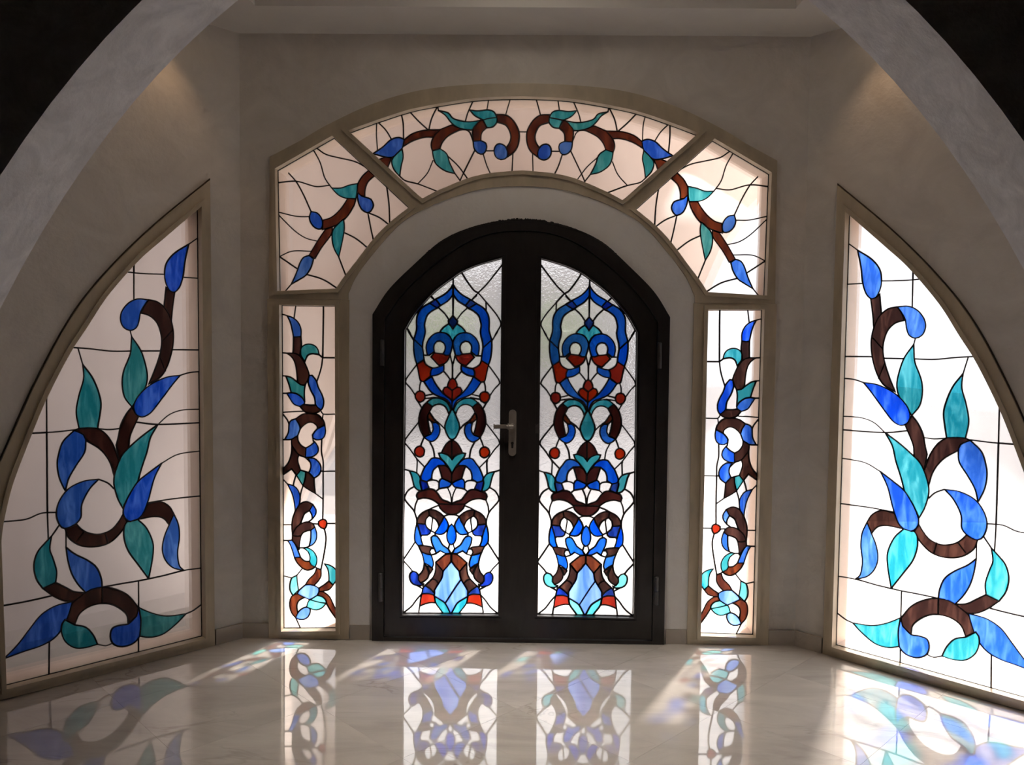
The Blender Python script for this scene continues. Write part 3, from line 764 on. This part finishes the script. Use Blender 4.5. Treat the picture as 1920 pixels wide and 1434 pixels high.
for p_ in wa.data.polygons:
    p_.use_smooth = False
tag(wa, 'thick mottled stucco wall with wide rounded archway in the foreground', 'archway', 'structure')
# niche ceiling with a recessed tray
ch = [(-X0-.1, D+.1), (-xs-.2, FY-.1), (xs+.2, FY-.1), (X0+.1, D+.1)]
tray = rect(-1.25, 1.25, 2.62, 3.825)
tag(slab_obj('ceiling', FLAT, ch, [tray], CEIL, CEIL+.16, CEILM), 'pale painted ceiling with stepped recess above the doors', 'ceiling', 'structure')
tag(slab_obj('trim_2', FLAT, offset(tray, .1), [], CEIL+.16, CEIL+.22, CEILM), 'flat raised panel inside the ceiling recess', 'ceiling panel', 'structure')
# the dim hall the camera stands in
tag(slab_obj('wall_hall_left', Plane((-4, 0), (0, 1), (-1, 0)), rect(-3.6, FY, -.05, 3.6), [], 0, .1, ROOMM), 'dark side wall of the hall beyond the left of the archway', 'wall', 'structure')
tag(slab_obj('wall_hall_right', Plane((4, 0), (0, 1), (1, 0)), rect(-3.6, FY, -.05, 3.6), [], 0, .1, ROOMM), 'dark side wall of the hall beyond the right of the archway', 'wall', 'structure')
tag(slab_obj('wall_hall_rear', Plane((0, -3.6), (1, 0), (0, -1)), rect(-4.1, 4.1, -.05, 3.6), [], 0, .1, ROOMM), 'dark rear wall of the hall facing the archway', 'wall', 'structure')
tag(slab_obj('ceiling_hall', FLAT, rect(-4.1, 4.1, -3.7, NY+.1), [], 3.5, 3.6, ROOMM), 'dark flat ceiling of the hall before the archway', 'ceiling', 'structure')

# skirting
def skirt(name, pl, u0_, u1_, lab):
    bm = bmesh.new(); add_box(bm, pl, u0_, u1_, 0, .078, -.016, .0)
    tag(obj(name, bm, SKIRT), lab, 'skirting', 'structure')
uc = BACK.px(503, 1190, -.02)[0]; ud = BACK.px(655, 1190, -.02)[0]; ue = BACK.px(694, 1190, -.02)[0]; us = LEFT.px(405, 1205, -.016)[0]
skirt('baseboard_back_left', BACK, -X0+.004, uc-.001, 'low marble skirting left of the narrow left sidelight')
skirt('baseboard_back_right', BACK, -uc+.001, X0-.004, 'low marble skirting right of the narrow right sidelight')
skirt('baseboard_door_left', BACK, ud+.001, ue-.001, 'marble skirting block between left sidelight and dark door frame')
skirt('baseboard_door_right', BACK, -ue+.001, -ud-.001, 'marble skirting block between right sidelight and dark door frame')
skirt('baseboard_left', LEFT, .004, us-.001, 'short marble skirting on the left angled wall')
skirt('baseboard_right', RIGHT, .004, us-.001, 'short marble skirting on the right angled wall')

# ------------------------------------------------------------------ windows
def frame_parts(root, pl, outer, holes, mir=False, linings=None):
    """flat flange + raised inner rim, both with the glass openings cut"""
    m = mirror if mir else (lambda x: x)
    bm = bmesh.new(); slab(bm, pl, m(outer), [m(h) for h in holes], -.020, .045); fr = obj('frame', bm, FRAME, root)
    for h in holes:
        bm = bmesh.new(); slab(bm, pl, m(offset(h, .019)), [m(h)], -.031, -.019); obj('frame_rim', bm, FRAME, root)
    for h in (linings or holes):
        bm = bmesh.new(); slab(bm, pl, m(offset(h, .0078)), [m(offset(h, .001))], .046, .172); obj('reveal', bm, REVEAL, root)
    return fr
side_frame = closed("P 394,338! 296,418 209,502 139,589 70,714 14,838 -14,905 -34,1000! -38,1322! 403,1213!", LEFT, -.02)
side_frame = [(x, max(y, .002)) for x, y in side_frame]
labs = {LEFT: ('curved leaded window with dim pinkish panes and blue leaves, wall left of doors', 'window_4'),
        RIGHT: ('curved leaded window glowing white behind blue leaves, wall right of doors', 'window_5')}
for pl in (LEFT, RIGHT):
    root = empty(labs[pl][1], pl.at(.9, 0, 0)); tag(root, labs[pl][0], 'window', 'structure')
    frame_parts(root, pl, side_frame, [side_out])
    bm = bmesh.new(); slab(bm, pl, [(x, max(y, .002)) for x, y in offset(side_frame, .006)], [[(x, max(y, .003)) for x, y in offset(side_frame, -.004)]], -.007, -.001); obj('edge_shade_line', bm, EDGE_SHADE, root)  # thin dark strip painted in for the shadow at the frame's outer edge
    emit(side_pan, pl, GW, root, hw=.0036)
fan_half = P((504, 561), (505.6, 294), (564, 263), (611.6, 235), (695, 196), (779, 171), (862.6, 160), (978, 156), w=-.02)
fan_half[-1] = (0, fan_half[-1][1])
fo = sm_half(fan_half, 2)
fan_low = [p for p in la if p[1] > BACK.px(650, 561, -.02)[1]]
zc = BACK.px(578, 561, -.02)[1]
fo = [(x, max(y, zc)) for x, y in fo]; fan_low = [(fan_low[0][0], zc)]+fan_low+[(fan_low[-1][0], zc)]
fan_poly = fo+fan_low[::-1]
root = empty('window_3', BACK.at(0, 2.3, 0)); tag(root, 'arched three part leaded fanlight with curling vines above the doors', 'window', 'structure')
frame_parts(root, BACK, fan_poly, [fanl_out, fanc_out, mirror(fanl_out)], linings=[fan_hole])
emit(fanl_pan, BACK, GW, root, seed=2); emit(fanl_pan, BACK, GW, root, mir=True, seed=2); emit(fanc_pan, BACK, GW, root, seed=3)
lr = P((503.5, 1199), (654.5, 561), w=-.02)
lite_frame = rect(lr[0][0], lr[1][0], .002, zc-.0008)
for mir, nm, lb in ((False, 'window_1', 'tall narrow leaded sidelight beside the left door leaf'), (True, 'window_2', 'tall narrow leaded sidelight beside the right door leaf')):
    root = empty(nm, BACK.at((1 if mir else -1)*1.1, 0, 0)); tag(root, lb, 'window', 'structure')
    frame_parts(root, BACK, lite_frame, [lite_out], mir)
    emit(lite_pan, BACK, GW, root, mir=mir, hw=.0040, seed=4)

# ------------------------------------------------------------------ doors
joint_px = [(714, 1196), (721.5, 600), (757, 550), (810, 500), (870, 458), (923, 438), (978, 433)]
LW = -.022
jn = sym(joint_px, LW); jn[0] = (jn[1][0], .022)
joint = sm_half(jn, 1)
jin = offset(joint, .0015)
jam = [(x, y) for x, y in jamb_out]
zb = .002
jam[0] = (jam[0][0], zb); jam[-1] = (jam[-1][0], zb)
ji = [(x, y) for x, y in jin]; ji[0] = (ji[0][0], zb); ji[-1] = (ji[-1][0], zb)
jroot = slab_obj('trim_3', BACK, jam+ji[::-1], [], JW, .06, DOORM)
tag(jroot, 'dark arched metal frame holding the two door leaves', 'door frame', 'structure')
bm = bmesh.new(); add_box(bm, BACK, ji[0][0], ji[-1][0], .002, .019, -.03, .05)
obj('threshold', bm, DOORM, jroot)
stop_in = offset(joint, -.012); stop_in[0] = (stop_in[0][0], zb+.001); stop_in[-1] = (stop_in[-1][0], zb+.001)
bm = bmesh.new(); slab(bm, BACK, ji+stop_in[::-1], [], .033, .058); obj('door_stop', bm, DOORM, jroot)
# ragged dark sealant where the frame meets the plaster
rg = random.Random(3); top = [p for p in jamb_out if p[1] > 2.0]
dense = []
for a, b in zip(top, top[1:]):
    for k in range(3): dense.append((a[0]+(b[0]-a[0])*k/3, a[1]+(b[1]-a[1])*k/3))
inner_ = [(x, y-.006) for x, y in dense]
outer_ = []
for (x, y) in dense:
    t = max(0, 1-abs(x-.03)/.30); outer_.append((x+rg.uniform(-.002, .002), y+.001+t*rg.uniform(0, .012)))
obj('sealant', (lambda b: (slab(b, BACK, outer_+inner_[::-1], [], -.0345, -.01), b)[1])(bmesh.new()), DOORM, jroot)

SEAM = BACK.px(981, 800, LW)[0]
def leaf(name, label, sgn, out, pan, remap):
    root = empty(name, BACK.at(sgn*.38, 0.02, 0)); tag(root, label, 'door', 'structure')
    jl = [p for p in joint]; half = [p for p in jl if (p[0] < SEAM-.002 if sgn < 0 else p[0] > SEAM+.002)]
    # y on the arch at the seam
    top_z = max(p[1] for p in jl)
    if sgn < 0: poly = [(SEAM-.0012, half[0][1])]+half+[(SEAM-.0012, top_z)]
    else: poly = half+[(SEAM+.0012, half[-1][1]), (SEAM+.0012, top_z)]
    if sgn < 0: poly[0] = (SEAM-.0012, jl[0][1])
    poly = offset(poly, -.0022)
    bm = bmesh.new(); slab(bm, BACK, poly, [out], LW, .03); obj('leaf_frame', bm, DOORM, root)
    bm = bmesh.new(); slab(bm, BACK, offset(out, .020), [offset(out, .011)], LW-.005, LW+.002); obj('moulding', bm, DOORM, root)
    bm = bmesh.new(); slab(bm, BACK, offset(out, .006), [offset(out, -.001)], LW-.004, -.006); obj('glazing_bead', bm, DOORM, root)
    emit(pan, BACK, DW, root, 'dclear', remap=remap, hw=.0045, seed=5)
    # hinges: two stacked barrels
    for pxl in ((717, 637, 687), (713.5, 1074, 1128)):
        u, zt = BACK.px(pxl[0], pxl[1], LW-.01); zbm = BACK.px(pxl[0], pxl[2], LW-.01)[1]; u = abs(u)*sgn
        bm = bmesh.new(); zm = (zt+zbm)/2
        add_cyl(bm, BACK.at(u, zbm+.004, LW-.012), BACK.at(u, zm-.0012, LW-.012), .0118, 16, dome=False)
        add_cyl(bm, BACK.at(u, zm+.0012, LW-.012), BACK.at(u, zt-.004, LW-.012), .0110, 16, dome=True)
        obj('hinge', bm, HINGE, root, smooth=False)
    return root
d1 = leaf('door_1', 'left dark metal door leaf with lever handle and leaded glass', -1, leaf_out, leafL_pan, {'bud': 'navy', 'petal': 'teal'})
d2 = leaf('door_2', 'right dark metal door leaf without a lever, leaded glass', 1, leaf_outR, leafR_pan, {'bud': 'lteal', 'petal': 'lteal'})
# meeting strip on the left leaf
ua, ub = BACK.px(975, 800, LW)[0], BACK.px(988, 800, LW)[0]
ztop = max(p[1] for p in joint)-.006
bm = bmesh.new(); add_box(bm, BACK, ua, ub, .028, ztop-.002, LW-.010, LW, .004); obj('meeting_strip', bm, DOORM, d1)
bm = bmesh.new(); add_box(bm, BACK, SEAM-.02, SEAM+.02, .028, ztop-.002, .0305, .04); obj('rear_strip', bm, DOORM, d1)
# lever handle
def pillbox(bm, u, z0_, z1_, r, w0, w1):
    pts = [(u+r*math.cos(t), z1_-r+r*math.sin(t)) for t in np.linspace(0, math.pi, 13)]+[(u+r*math.cos(t), z0_+r+r*math.sin(t)) for t in np.linspace(math.pi, 2*math.pi, 13)]
    slab(bm, BACK, pts, [], w0, w1)
uh, zh1 = BACK.px(961.3, 768, LW-.008); zh0 = BACK.px(961.3, 855, LW-.008)[1]; zl = BACK.px(961, 799.5, LW-.03)[1]
bm = bmesh.new(); pillbox(bm, uh, zh0, zh1, .0195, LW-.008, LW)
pillbox(bm, uh, zh0+.002, zh1-.002, .0175, LW-.0105, LW-.008)
plate = obj('handle_plate', bm, STEEL, d1); plate['label'] = 'long brushed steel handle plate'
bm = bmesh.new(); add_cyl(bm, BACK.at(uh, zl, LW-.0105), BACK.at(uh, zl, LW-.045), .0135, 24)
ul = BACK.px(925.5, 799.5, LW-.042)[0]
add_cyl(bm, BACK.at(uh+.004, zl, LW-.040), BACK.at(uh-.03, zl, LW-.043), .0115, 18, .0105)
add_box(bm, BACK, ul, uh-.02, zl-.0105, zl+.0105, LW-.050, LW-.034, .004)
obj('lever', bm, STEEL, plate)
for z in (zh1-.020, zh0+.018):
    bm = bmesh.new(); add_cyl(bm, BACK.at(uh, z, LW-.0100), BACK.at(uh, z, LW-.0128), .0055, 14); obj('screw', bm, STEEL, plate)
zk = BACK.px(961, 833, LW-.008)[1]
bm = bmesh.new(); pillbox(bm, uh, zk-.020, zk+.012, .0052, LW-.0112, LW-.0100)
add_cyl(bm, BACK.at(uh, zk+.006, LW-.0100), BACK.at(uh, zk+.006, LW-.0115), .0075, 16); obj('keyhole', bm, DOORM, plate)
# small latch plate on the right leaf
un, zn = BACK.px(1007, 803, LW)
bm = bmesh.new(); add_box(bm, BACK, un-.008, un+.008, zn-.026, zn+.022, LW-.006, LW, .002)
add_cyl(bm, BACK.at(un, zn+.008, LW-.005), BACK.at(un, zn+.008, LW-.011), .006, 14)
obj('latch_plate', bm, paint('dull_steel', (.10, .09, .085), .45, .1, .8), d2)['label'] = 'small dull metal latch plate'

# ------------------------------------------------------------------ outside: porch wall, paving, street
tag(slab_obj('pavement', FLAT, rect(-14, 16, -6, 7.5), [], -.20, -.06, PAVE), 'sunlit pale paving outside the doors', 'paving', 'structure')
tag(slab_obj('road', FLAT, rect(-14, 16, 7.5, 40), [], -.20, -.055, ROAD), 'grey asphalt beyond the pale paving outside', 'road', 'structure')
PORCH = Plane((0, D+1.10), (1, 0), (0, 1))
popen = [(-1.46, -.06), (-1.46, .42), (-1.38, .62), (-1.24, .85), (-1.13, 1.2), (-1.06, 1.7), (-.95, 2.02), (-.6, 2.16), (.7, 2.16), (.95, 2.10), (.95, -.06)]
ropen = [(1.14, -.06), (1.15, 1.5), (1.20, 1.86), (1.34, 2.2), (1.54, 2.5), (1.9, 2.85), (2.5, 3.15), (3.2, 3.28), (4.2, 3.2), (5.2, 2.6), (5.6, 1.8), (5.6, -.06)]
tag(slab_obj('wall_porch', PORCH, [(-7, -.06)]+popen+ropen+[(7, -.06), (7, 3.55), (-7, 3.55)], [], 0, .15, OUTPL), 'pinkish exterior porch wall with openings, blurred behind the glass', 'wall', 'structure')
tag(slab_obj('ceiling_porch', FLAT, rect(-7, 1.25, D+.17, D+1.10), [], 3.45, 3.55, OUTPL), 'pinkish porch soffit between house wall and porch wall', 'soffit', 'structure')
SLOT = Plane((-X0-.85*q, D+.85*q), (-q, -q), (-q, q))
tag(slab_obj('wall_neighbour', SLOT, rect(-.68, 5.0, -.06, 2.85), [], 0, .2, NEIGH), 'pinkish shaded wall close outside the left angled window', 'wall', 'structure')
tag(slab_obj('wall_far', Plane((0, 17), (1, 0), (0, 1)), rect(-14, 3.0, -.06, 3.4), [], 0, .3, FARM), 'pale grey wall across the road, blurred behind the door glass', 'wall', 'structure')
def tree(x, y, h, r, label):
    root = empty('street_tree', (x, y, -.055)); tag(root, label, 'tree', group='trees across the road')
    bm = bmesh.new(); add_cyl(bm, (x, y, -.055), (x, y, h*.62), .09, 10, .05); obj('trunk', bm, TRUNKM, root)
    bm = bmesh.new(); rg2 = random.Random(int(x*100))
    for k in range(420):
        t = Vector((rg2.gauss(0, 1), rg2.gauss(0, 1), rg2.gauss(0, 1))).normalized()*(r*rg2.uniform(.45, 1)); t.z *= .8
        c = Vector((x, y, h*.68))+t; s = rg2.uniform(.10, .2)
        a = Vector((rg2.gauss(0, 1), rg2.gauss(0, 1), rg2.gauss(0, 1))).normalized(); b = a.orthogonal().normalized(); n = a.cross(b)*s*.15
        v = [bm.verts.new(c+a*s), bm.verts.new(c+b*s*.5+n), bm.verts.new(c-a*s), bm.verts.new(c-b*s*.5+n)]
        bm.faces.new(v)
    o = obj('foliage', bm, LEAFM, root, recalc=False); o['kind'] = 'stuff'
tree(-1.55, 15.0, 2.5, .75, 'small green tree across the road behind left door glass')
tree(.6, 14.5, 2.5, .75, 'small green tree across the road behind right door glass')

# ------------------------------------------------------------------ warm ceiling spots behind the arch
def downlight(pl, label):
    u, v = LEFT.px(308, 128)
    p = Vector(pl.at(u, CEIL, -.13)); root = empty('ceiling_downlight', p); tag(root, label, 'downlight', group='recessed ceiling downlights')
    bm = bmesh.new()
    ring = [(.055, -.002), (.055, -.010), (.042, -.012), (.038, -.002)]
    rs = [[bm.verts.new((p.x+r*math.cos(2*math.pi*k/24), p.y+r*math.sin(2*math.pi*k/24), p.z+z)) for k in range(24)] for r, z in ring]
    for a in range(4):
        A, B = rs[a], rs[(a+1) % 4]
        for k in range(24): bm.faces.new([A[k], A[(k+1) % 24], B[(k+1) % 24], B[k]])
    obj('bezel', bm, CEILM, root)
    m, nt, nd, lk = newmat('warm_lens'); e = N(nt, 'ShaderNodeEmission'); e.inputs[0].default_value = (1, .72, .42, 1); e.inputs[1].default_value = 3
    lk.new(e.outputs[0], N(nt, 'ShaderNodeOutputMaterial').inputs[0]); m.cycles.emission_sampling = 'NONE'
    bm = bmesh.new(); add_cyl(bm, p+Vector((0, 0, -.001)), p+Vector((0, 0, -.004)), .038, 24); obj('lens', bm, m, root)
    l = bpy.data.lights.new('downlight_lamp', 'SPOT'); l.energy = 2.2; l.color = (1, .64, .36); l.spot_size = math.radians(70); l.spot_blend = .6; l.shadow_soft_size = .03
    lo = bpy.data.objects.new('lamp', l); COL.objects.link(lo); lo.parent = root; lo.location = (0, 0, -.02)
downlight(LEFT, 'small warm ceiling downlight above the left angled wall')
downlight(RIGHT, 'small warm ceiling downlight above the right angled wall')
# added fill lamp, unseen in the recess, to brighten the dim interior
p = Vector((0, 3.2, CEIL+.16)); root = empty('added_ceiling_lamp', p); tag(root, 'added round fill lamp, unseen inside the stepped ceiling recess', 'added fill lamp')
bm = bmesh.new(); add_cyl(bm, p, p+Vector((0, 0, -.03)), .26, 40, .25); obj('added_housing', bm, CEILM, root)
m, nt, nd, lk = newmat('added_lamp_diffuser'); e = N(nt, 'ShaderNodeEmission'); e.inputs[0].default_value = (1, .90, .78, 1); e.inputs[1].default_value = 4
lk.new(e.outputs[0], N(nt, 'ShaderNodeOutputMaterial').inputs[0]); m.cycles.emission_sampling = 'NONE'
bm = bmesh.new(); add_cyl(bm, p+Vector((0, 0, -.03)), p+Vector((0, 0, -.038)), .235, 40, .22); obj('added_diffuser', bm, m, root)
l = bpy.data.lights.new('added_fill_light', 'AREA'); l.shape = 'DISK'; l.size = .44; l.spread = math.radians(60); l.energy = 4.8; l.color = (1, .94, .86)
lo = bpy.data.objects.new('lamp', l); COL.objects.link(lo); lo.parent = root; lo.location = (0, 0, -.045)
bpy.context.view_layer.update()
